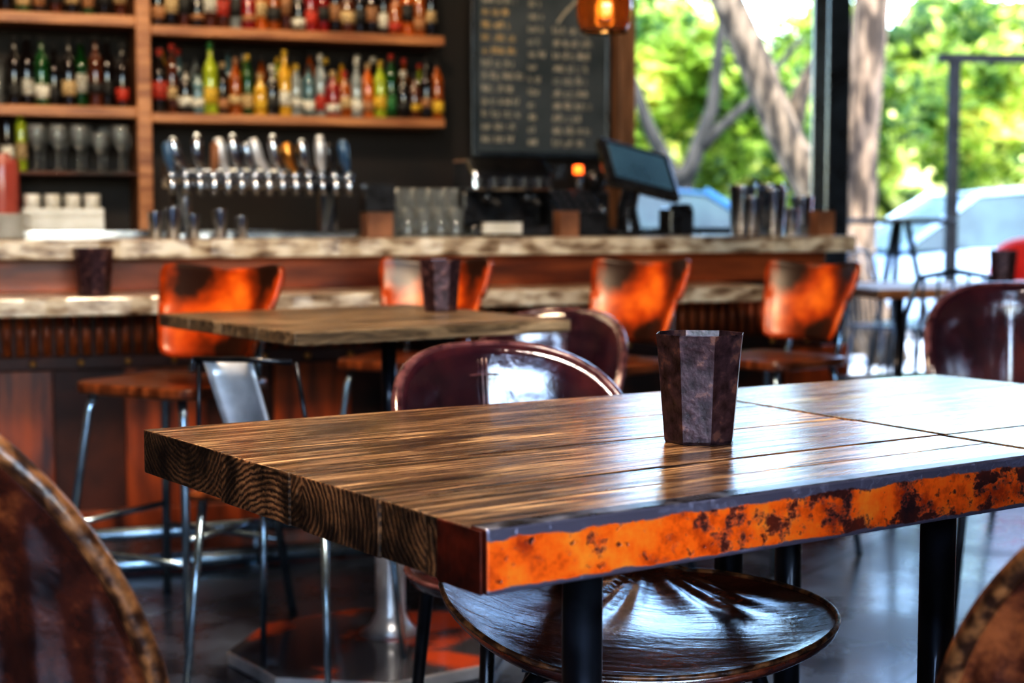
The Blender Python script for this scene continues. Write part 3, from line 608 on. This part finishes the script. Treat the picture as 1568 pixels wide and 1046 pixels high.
# ------------------------------------------------------------------ leather chairs
def leather_chair(ml,mrim,rr_=.0145,H=.37,ribs=0):
    e=empty('leather_chair')
    amax=1.72
    def top(s): return .45+H*max(0,1-abs(s)**2.5)**.6
    def pos(s,z,off=0):
        a=s*amax; r=.195+.12*(z-.42)+off
        return Vector((-r*math.cos(a)*1.0,r*math.sin(a),z))
    def fn(i,j):
        s=-1+2*i; zt=top(s); z=.43+(zt-.43)*j
        bulge=.010*math.sin(j*math.pi)+.010*math.sin(j*math.pi)*(1-math.exp(-(s/.07)**2))
        if j>.86: bulge+=.004
        if ribs: bulge+=.008*abs(math.sin(s*ribs))*min(1,4*(1-j))
        return pos(s,z,-bulge)
    MB().grid(fn,160 if ribs else 96,22).obj('backrest',ml,e,solid=.02)
    rp=[pos(-1+2*i/64,top(-1+2*i/64)) for i in range(65)]
    MB().tube(rp,rr_,10).obj('rolled_rim',mrim,e)
    sm=MB()
    for sx in (-.004,.004):
        sm.tube([pos(0,.46+(H-.03)*i/10,-.0235)+Vector((0,sx,0)) for i in range(11)],.0016,6)
    sm.obj('centre_seam',mrim,e)
    ip=[]
    for i in range(41):
        s=-.8+1.6*i/40; ip.append(pos(s,.45+(top(s)-.45)*.86,-.0195))
    MB().tube(ip,.002,6).obj('piping',mrim,e)
    MB().lathe([(0,.425),(.19,.425),(.212,.43),(.218,.445),(.21,.462),(.17,.472),(.08,.466),(0,.462)],40).obj('seat',ml,e)
    MB().tube([(.217*math.cos(2*math.pi*k/40),.217*math.sin(2*math.pi*k/40),.447) for k in range(40)],.006,8,closed=True).obj('seat_welt',mrim,e)
    for sx in (-1,1):
        for sy in (-1,1):
            MB().tube([(sx*.11,sy*.11,.425),(sx*.14,sy*.14,.40),(sx*.175,sy*.17,0)],[.013,.013,.009],10).obj('leg',M_black,e)
    return e
ch=leather_chair(M_leather,M_rimdark,.0105); ch.location=(.035,2.665,0); ch.rotation_euler=(0,0,math.atan2(-.829,.36)); ch.scale=(1,1,.98); tag(ch,'glossy oxblood leather bucket chair tucked against the plank table','chair','leather chairs')
dup(ch,(.07,4.03,0),TA+math.pi+.6,'dark leather bucket chair beside the square table',sc=(.95,.95,.955))
dup(ch,(1.30,3.98,0),R(-100),'dark red leather chair near the open doorway',sc=1.04)
ch2=leather_chair(M_leather2,M_rim,.0105,.475,20); ch2.location=(-.43,1.60,0); ch2.rotation_euler=(0,0,TA-.12); tag(ch2,'dark chestnut ribbed leather chair with scuffed edge at table end','chair','leather chairs')
dup(ch2,(.57,1.50,0),TA+R(88),'chestnut leather chair with worn edge facing the table side',sc=(1,1,.94))
rcm=leather_chair(M_red,M_red); rcm.location=(2.72,8.15,0); rcm.rotation_euler=(0,0,R(-110)); rcm.scale=(1,1,1.1); tag(rcm,'bright red bucket chair on the terrace','chair')

# saddle-shaped leather seat under table
ls=empty('leather_stool',(.178,2.12,0.0),R(-8)); tag(ls,'wide saddle-shaped glossy brown leather stool under the plank table','stool')
def outl(a):
    c_,s_=math.cos(a),math.sin(a)
    n=2.25; sx=.258+.018*(c_<0)
    r=(abs(c_/sx)**n+abs(s_/.222)**n)**(-1/n)
    return r*(1+.025*math.cos(3*a+.6))
def seatz(x,y,i):
    X=x/.26; Y=y/.225
    z=.488+.018*abs(X)**2.2+.026*max(0,-X)**3+.020*max(0,Y)**2-.022*max(0,-Y)**2*(1-.5*X*X)-.006*X
    z+=.006*i**14                                   # thin raised lip
    ang=math.atan2(y-.27,x+.01)
    z+=.0024*math.sin(ang*24+2*math.sin(ang*7))*math.exp(-((x)**2+(y-.16)**2)/.035)
    return z
def sf(i,j):
    a=2*math.pi*j; r=outl(a)*i; x,y=r*math.cos(a),r*math.sin(a); return Vector((x,y,seatz(x,y,i)))
def sf2(i,j):
    a=2*math.pi*j; r=outl(a); x,y=r*math.cos(a),r*math.sin(a); z0=seatz(x,y,1)
    s_=1+.022*math.sin(i*math.pi)-.10*i*i; dz=-.026*i
    return Vector((x*s_,y*s_,z0+dz))
vs=MB(); vs.grid(sf,40,120); vs.grid(sf2,10,120)
vs.obj('seat',M_seatleather,ls)
def wl(k,s_,dz):
    a=2*math.pi*k/72; r=outl(a); x,y=r*math.cos(a),r*math.sin(a); return (x*s_,y*s_,seatz(x,y,1)+dz)
MB().tube([wl(k,1.006,.001) for k in range(72)],.0038,8,closed=True).obj('seat_welt',M_rim,ls)
MB().box(-.15,.15,-.12,.12,.446,.456).obj('seat_plate',M_black,ls)
for k in range(4):
    a=R(40+[0,100,180,280][k]); c_,s_=math.cos(a),math.sin(a)
    MB().tube([(c_*.08,s_*.08,.445),(c_*.17,s_*.16,.438),(c_*.20,s_*.195,.41),(c_*.225,s_*.215,.35),(c_*.25,s_*.24,0)],.012,10).obj('leg',M_black,ls)

# ------------------------------------------------------------------ square pedestal table
t2=empty('pedestal_table',(-.39,3.80,0),R(34.7)); tag(t2,'square dark wood pedestal table with faceted base plate, orange reflection in its colour','table')
MBt=MB()
for i in range(4):
    y0=-.41+i*.185
    MBt.prism([(-.36,y0+.001),(.36,y0+.001),(.36,y0+.184),(-.36,y0+.184)],.77,.80,mis=[0]*6,at=i+.5)
MBt.obj('tabletop',M_top2,t2,bevel=.003,at=True)
MB().box(-.22,.30,-.08,0,.755,.769).box(-.0,.08,-.34,.26,.755,.769).obj('bracket',M_black,t2)
MB().lathe([(.075,.035),(.05,.055),(.036,.085),(.036,.40),(.02,.41)],24,c=(.04,-.11,0)).obj('pedestal',M_silver,t2)
MB().lathe([(.018,.405),(.018,.755)],20,c=(.04,-.11,0)).obj('inner_post',M_black,t2)
M_bp=PM('base_plate_painted_reflection',(.07,.075,.095),(.60,.11,.04),scale=5,rough=.22,coat=.6,lo=.48,hi=.58)  # orange patches are a reflection painted into the plate colour
MB().prism([(-.04+.34*math.cos(R(22.5+45*k)),-.16+.33*math.sin(R(22.5+45*k))) for k in range(8)],.0,.035,mis=[0,0]+[1]*8).obj('base_plate',[M_bp,M_silver],t2,bevel=.006)

# ------------------------------------------------------------------ orange bar stools
def bar_stool():
    e=empty('bar_stool')
    def sq(n,a): 
        return (math.copysign(abs(math.cos(a))**(2/n),math.cos(a)),math.copysign(abs(math.sin(a))**(2/n),math.sin(a)))
    pts=[]
    for k in range(32):
        x,y=sq(6,2*math.pi*k/32); pts.append((x*.175,y*.18))
    MB().prism(pts,.595,.625).obj('seat',M_seatwood,e,bevel=.008)
    def fn(i,j):
        s=-1+2*i; t=j
        wd=.142+.05*t
        rc=1-(abs(2*t-1)**10)*.07
        z=.665+.235*t+(.022*s*s*t)-(abs(s)**12)*.014*(1 if t>.5 else -1)
        x=-.185-.05*t+.055*s*s+.012*math.cos(math.pi*t)
        return Vector((x,s*wd*rc,z))
    MB().grid(fn,24,16).obj('backrest',M_orange,e,solid=.014)
    for sy in (-1,1):
        MB().tube([(-.12,sy*.10,.59),(-.19,sy*.10,.60),(-.205,sy*.10,.66),(-.218,sy*.10,.80)],.009,8).obj('back_support',M_tube,e)
    f=[(.13,.13),(-.13,.13),(-.13,-.13),(.13,-.13)]
    for x,y in f:
        MB().tube([(x,y,.594),(x*1.08,y*1.08,.55),(x*1.55,y*1.5,0)],.0105,10).obj('leg',M_tube,e)
    k=lambda z:1.08+(.55-z)/.55*.45
    for (a,b),z in zip(((0,1),(1,2),(2,3),(3,0)),(.26,.20,.26,.20)):
        MB().tube([(f[a][0]*k(z),f[a][1]*k(z),z),(f[b][0]*k(z),f[b][1]*k(z),z)],.008,8).obj('footrest',M_tube,e)
    return e
bs=bar_stool(); bs.location=(-.865,3.98,0); bs.rotation_euler=(0,0,R(240)); bs.scale=(1.0,1.12,1); tag(bs,'orange enamelled bar stool with steel legs by the bar','stool','orange bar stools')
dup(bs,(-.30,4.62,0),R(250),sc=1)
dup(bs,(.25,4.52,0),R(226),sc=1)
dup(bs,(.79,4.76,0),R(220),sc=.985)
ms=empty('metal_side_chair',(-.475,3.38,0),R(72)); tag(ms,'polished sheet metal chair pushed under the square table','chair')
MB().grid(lambda i,j:Vector((-.17-.05*j+.02*math.cos((-1+2*i)*1.3),(-1+2*i)*(.05+.006*j)+.06*(j-.3),.47+.275*j)),8,8).obj('back_splat',M_silver,ms,solid=.006)
MB().prism([(-.18,-.16),(.18,-.18),(.18,.18),(-.18,.16)],.445,.465).obj('seat',M_seatwood,ms,bevel=.008)
MB().tube([(-.21,-.10,.748),(-.222,.0,.752),(-.21,.12,.748)],.006,10).obj('top_rail',M_black,ms)
for sy in (-1,1): MB().tube([(-.165,sy*.14,.45),(-.19,sy*.125,.6),(-.21,sy*.11,.748)],.005,8).obj('back_post',M_black,ms)
for x,y in ((.15,.15),(-.15,.14),(-.15,-.14),(.15,-.15)):
    MB().tube([(x,y,.445),(x*1.3,y*1.2,0)],[.010,.007],8).obj('leg',M_tube,ms)

# ------------------------------------------------------------------ far tables and terrace chairs
ft=empty('cafe_table',(2.05,6.5,0),R(12)); tag(ft,'wooden cafe table with black legs by the doorway','table')
MB().box(-.72,.85,-.32,.32,.715,.752).obj('tabletop',M_shelf,ft,bevel=.004)
for x in (-.6,.75):
    for y in (-.26,.26): MB().tube([(x,y,.715),(x*1.06,y*1.1,0)],.016,8).obj('leg',M_black,ft)
def wire_chair():
    e=empty('wire_chair')
    MB().prism([(-.2,-.19),(.2,-.2),(.2,.2),(-.2,.19)],.44,.46).obj('seat',M_black,e,bevel=.006)
    MB().tube([(-.19,-.18,.44),(-.22,-.18,.7),(-.24,-.14,.83),(-.245,0,.85),(-.24,.14,.83),(-.22,.18,.7),(-.19,.18,.44)],.01,8).obj('back_frame',M_black,e)
    b=MB()
    for k in range(5): b.tube([(-.2,-.12+k*.06,.46),(-.24,-.12+k*.06,.84)],.005,6)
    b.obj('back_rods',M_black,e)
    for x,y in ((.17,.17),(-.17,.17),(-.17,-.17),(.17,-.17)): MB().tube([(x,y,.44),(x*1.25,y*1.2,0)],.01,8).obj('leg',M_black,e)
    return e
wc=wire_chair(); wc.location=(1.42,5.55,0); wc.rotation_euler=(0,0,R(110)); tag(wc,'black metal rod-back cafe chair by the doorway','chair','black metal chairs')
dup(wc,(3.5,8.9,0),R(240),'black metal rod-back chair on the terrace'); dup(wc,(2.05,8.3,0),R(-40),'black metal rod-back chair on the terrace')
ht=empty('high_table',(2.25,9.1,-.015)); tag(ht,'tall black bistro table on the terrace','table')
MB().lathe([(0,1.0),(.32,1.0),(.32,1.03),(0,1.03)],28).obj('tabletop',M_matblack,ht)
for k in range(3):
    a=R(90+120*k); MB().tube([(.04*math.cos(a),.04*math.sin(a),1.0),(.26*math.cos(a),.26*math.sin(a),0)],.018,8).obj('leg',M_matblack,ht)
sf_=empty('steel_frame',(3.46,10.0,-.015),R(8)); tag(sf_,'black steel canopy frame standing on the terrace','frame')
MB().box(-.73,-.67,-.03,.03,0,2.0).obj('post',M_matblack,sf_); MB().box(.67,.73,-.03,.03,0,2.0).obj('post',M_matblack,sf_)
MB().box(-.80,.80,-.035,.035,2.0,2.05).obj('beam',M_matblack,sf_)

# ------------------------------------------------------------------ outdoors
gr=MB().box(-14,16,0,4.6,-.12,-.015).obj('ground',M_pave,None,bar(3,6.41,0),BA); struct(gr)
rd_=MB().box(-30,40,0,40,-.4,-.28).obj('road',M_road,None,bar(3,11.02,0),BA); struct(rd_)
M_cglass=PM('car_glass',(.02,.04,.05),(.05,.09,.09),scale=2,rough=.2,coat=0,spec=.3)
def car(mp,label,loc_,rz,L_=4.3):
    e=empty('car',loc_,rz); tag(e,label,'car','parked cars'); h=L_/2; wd=.86
    prof=[(-h,.30),(-h*.97,.62),(-h*.9,.80),(-h*.5,.88),(h*.42,.90),(h*.92,.74),(h,.55),(h*.98,.28),(h*.75,.22),(-h*.8,.22)]
    M=Matrix.Rotation(R(90),4,'X')
    MB().prism(prof,-wd,wd,M=M).obj('body',mp,e,bevel=.06,bseg=4)
    cab=[(-h*.82,.85),(-h*.45,1.38),(-h*.1,1.44),(h*.12,1.40),(h*.48,.88)]
    vs=[];n=len(cab)
    for sg in (-1,1):
        for x,z in cab: vs.append(Vector((x,sg*(wd-.06-.22*(z-.85)/.6),z)))
    fs=[tuple(range(n)),tuple(reversed(range(n,2*n)))]+[(i,n+i,n+(i+1)%n,(i+1)%n) for i in range(n)]
    MB().add(vs,fs).obj('windows',M_cglass,e,bevel=.02)
    rf=[(-h*.47,1.375),(-h*.1,1.45),(h*.13,1.41),(h*.14,1.385),(-h*.1,1.415),(-h*.46,1.35)]
    MB().prism(rf,-.64,.64,M=M).obj('roof',mp,e,bevel=.01)
    for sg in (-1,1):
        for x0,x1 in ((-h*.82,-h*.45),(h*.48,h*.12),(-h*.12,-h*.14)):
            MB().tube([(x0,sg*(wd-.05),.87),(x1,sg*(wd-.25),1.39)],.03,6).obj('pillar',mp,e)
    for x in (-h*.62,h*.62):
        for y in (-wd-.001,wd-.2):
            MB().lathe([(.0,0),(.17,0),(.18,.01),(.31,.01),(.32,.04),(.32,.17),(.30,.2),(0,.2)],24,M=Matrix.Translation((x,y,.32))@Matrix.Rotation(R(-90),4,'X')).obj('wheel',M_plastic,e)
    return e
M_cw=PM('pale_blue_white_car_paint',(.30,.42,.54),(.40,.52,.64),scale=2,rough=.4,coat=.2)
M_cb=PM('blue_car_paint',(.02,.09,.19),(.05,.16,.29),scale=2,rough=.4,coat=.2)
car(M_cw,'white parked car on the street',(5.15,15.0,-.16),BA*.3)
car(M_cb,'blue parked car seen through the window',(.55,13.4,-.16),R(186))
car(PM('red_car_paint',(.5,.02,.015),(.65,.04,.03),scale=2,rough=.2,coat=.8),'red parked car at the far side of the terrace',(10.2,16.0,-.28),R(12))

def tree(loc_,trunk,branches,clusters,r0,label,seed,leaf=.11,nl=420,mbk=None):
    rr=random.Random(seed); mbk=mbk or M_bark
    e=empty('tree',loc_); tag(e,label,'tree','street trees')
    def smooth(p):
        o=[]
        for i in range(len(p)-1):
            a,b=Vector(p[i]),Vector(p[i+1])
            for k in range(3): o.append(a.lerp(b,k/3)+Vector((rr.uniform(-.02,.02),rr.uniform(-.02,.02),0)))
        o.append(Vector(p[-1])); return o
    tp=smooth(trunk); MB().tube(tp,[r0*(1-.35*i/(len(tp)-1)) for i in range(len(tp))],14).obj('trunk',mbk,e)
    for p,r in branches:
        q=smooth(p); MB().tube(q,[r*(1-.6*i/(len(q)-1)) for i in range(len(q))],8).obj('branch',mbk,e)
    l=MB()
    for c,rad in clusters:
        for k in range(nl):
            d=Vector((rr.gauss(0,1),rr.gauss(0,1),rr.gauss(0,1))); d.normalize(); p=Vector(c)+d*rad*rr.random()**.5
            a=Vector((rr.gauss(0,1),rr.gauss(0,1),rr.gauss(0,.6))).normalized(); bb_=a.orthogonal().normalized(); s=leaf*rr.uniform(.6,1.4)
            l.add([p-a*s,p-bb_*s*.5,p+a*s,p+bb_*s*.5],[(0,1,2,3)])
    fo=l.obj('foliage',M_leaf,e); fo['kind']='stuff'
    return e
rc_=random.Random(9)
def cl(n,x0,x1,y0,y1,z0,z1,r0,r1): return [((rc_.uniform(x0,x1),rc_.uniform(y0,y1),rc_.uniform(z0,z1)),rc_.uniform(r0,r1)) for _ in range(n)]
tree((2.66,10.9,-.015),[(0,0,0),(-.58,0,1.2),(-1.22,0,2.55),(-2.1,0,4.6)],[([(-.75,0,1.6),(-.45,.1,2.4),(-.1,.1,3.6)],.07)],cl(5,-3.2,-.6,-.5,.8,4.9,5.6,.4,.6),.145,'leaning grey-brown tree trunk on the pavement outside the window',1)
tree((2.56,11.8,-.015),[(0,0,0),(.02,0,1.5),(.12,0,2.8),(.2,0,5.0)],[([(.1,0,2.6),(.7,.2,3.3),(1.3,.2,4.4)],.08)],cl(5,-.2,2.2,-.4,1.0,5.0,5.8,.4,.6),.17,'stout brown tree trunk beside the terrace',2)
tree((1.75,16.2,-.28),[(0,0,0),(.0,0,1.3),(.0,0,1.8)],[([(0,0,1.5),(-.35,0,2.2),(-.8,0,3.4)],.10),([(0,0,1.6),(.3,0,2.4),(.45,0,3.7)],.10),([(.2,0,2.0),(.8,0,2.6),(1.2,0,3.1)],.06)],cl(16,-1.6,1.9,1.4,2.4,1.9,3.5,.45,.7),.14,'dark branching tree with sunlit leaves',3,leaf=.10,nl=330,mbk=M_barkd)
tree((7.0,18.6,-.28),[(0,0,0),(.15,0,1.5),(.2,0,2.4),(.3,0,3.6)],[([(0.1,0,1.4),(.9,0,2.6),(1.5,0,3.4)],.10),([(0.1,0,1.2),(-.8,0,2.3),(-1.4,0,3.2)],.10)],cl(26,-1.9,2.4,-1,1.2,1.9,3.5,.5,.8),.17,'spreading park tree with yellow-green leaves',4,nl=330,mbk=M_barkd)
tree((4.0,23.2,-.28),[(0,0,0),(.15,0,1.5),(-.2,0,2.6),(-.3,0,3.6)],[([(0.1,0,1.4),(.9,0,2.6),(1.5,0,3.4)],.10),([(0.1,0,1.2),(-.8,0,2.3),(-1.4,0,3.4)],.10)],cl(38,-3.4,3.8,-1,1.4,2.0,4.2,.6,.9),.16,'spreading park tree with yellow-green leaves',5,leaf=.13,nl=300,mbk=M_barkd)
rh=random.Random(4)
def hf(i,j):
    x=-14+44*i; z=-.3+4.7*j
    return Vector((x+.2*math.sin(31*j),1.2*math.sin(x*1.3)+.6*math.sin(x*3.7+j*9)+rh.uniform(-.3,.3),z+rh.uniform(-.1,.1)+ (0.6*math.sin(x*.9)+.4*math.sin(x*2.7) if j==1 else 0)))
hd=MB().grid(hf,160,20).obj('hedge',M_hedge,None,(0,29,0),R(-4)); tag(hd,'tall dense green park foliage behind the street','hedge')

# ------------------------------------------------------------------ light
wd=bpy.data.worlds.new('world'); scene.world=wd; wd.use_nodes=True
nt=wd.node_tree; bg=nt.nodes['Background']; sky=nt.nodes.new('ShaderNodeTexSky'); sky.sky_type='NISHITA'; sky.sun_disc=False; sky.sun_elevation=R(55); sky.sun_rotation=R(150)
nt.links.new(sky.outputs[0],bg.inputs[0]); bg.inputs[1].default_value=1.2
def light(kind,name,loc_,en,col,size=None,target=None,sy=None):
    d=bpy.data.lights.new(name,kind); d.energy=en; d.color=col
    o=bpy.data.objects.new(name,d); COL.objects.link(o); o.location=loc_
    if size:
        if kind=='AREA': 
            d.size=size
            if sy: d.shape='RECTANGLE'; d.size_y=sy
        elif kind=='SUN': d.angle=size
        else: d.shadow_soft_size=size
    if target: o.rotation_euler=(Vector(target)-Vector(loc_)).to_track_quat('-Z','Y').to_euler()
    return o
light('SUN','sun',(0,0,20),9.0,(1,.94,.80),R(1.0),(3.0,9.5,0))
light('AREA','shelf_fill',bar(1.2,5.3,2.9),12,(1,.80,.54),1.8,bar(1.2,6.2,1.4),.3)  # added area fill with no fixture, brightens the bottles
light('AREA','shelf_fill_side',bar(-.2,5.3,2.9),6,(1,.84,.64),1.2,bar(-.2,6.2,1.4),.3)  # added fill for the side shelves, no fixture modelled
light('AREA','bar_front_fill',(-.6,2.6,2.9),58,(1,.76,.52),.35,(-.4,4.6,.6))  # invented overhead fill that lifts the bar front
light('AREA','table_fill',(.1,1.9,2.9),26,(1,.9,.8),.35,(0,1.9,.7))  # unseen overhead fill added above the plank table
light('POINT','pendant_bulb_light',(.262,4.5,1.625),.7,(1,.55,.2),.03)

# ------------------------------------------------------------------ camera
cam=bpy.data.cameras.new('camera'); co=bpy.data.objects.new('camera',cam); COL.objects.link(co)
cam.lens=2400/1568*36; cam.sensor_width=36; co.location=(0,0,1.05); co.rotation_euler=(R(90-4.716),0,0)
cam.dof.use_dof=True; cam.dof.focus_distance=2.0; cam.dof.aperture_fstop=4.0; cam.clip_start=.05; cam.clip_end=200
scene.camera=co
scene.view_settings.view_transform='Standard'
for lk in ('High Contrast','Medium High Contrast'):
    try:
        scene.view_settings.look=lk; break
    except Exception: pass
scene.view_settings.exposure=0.3
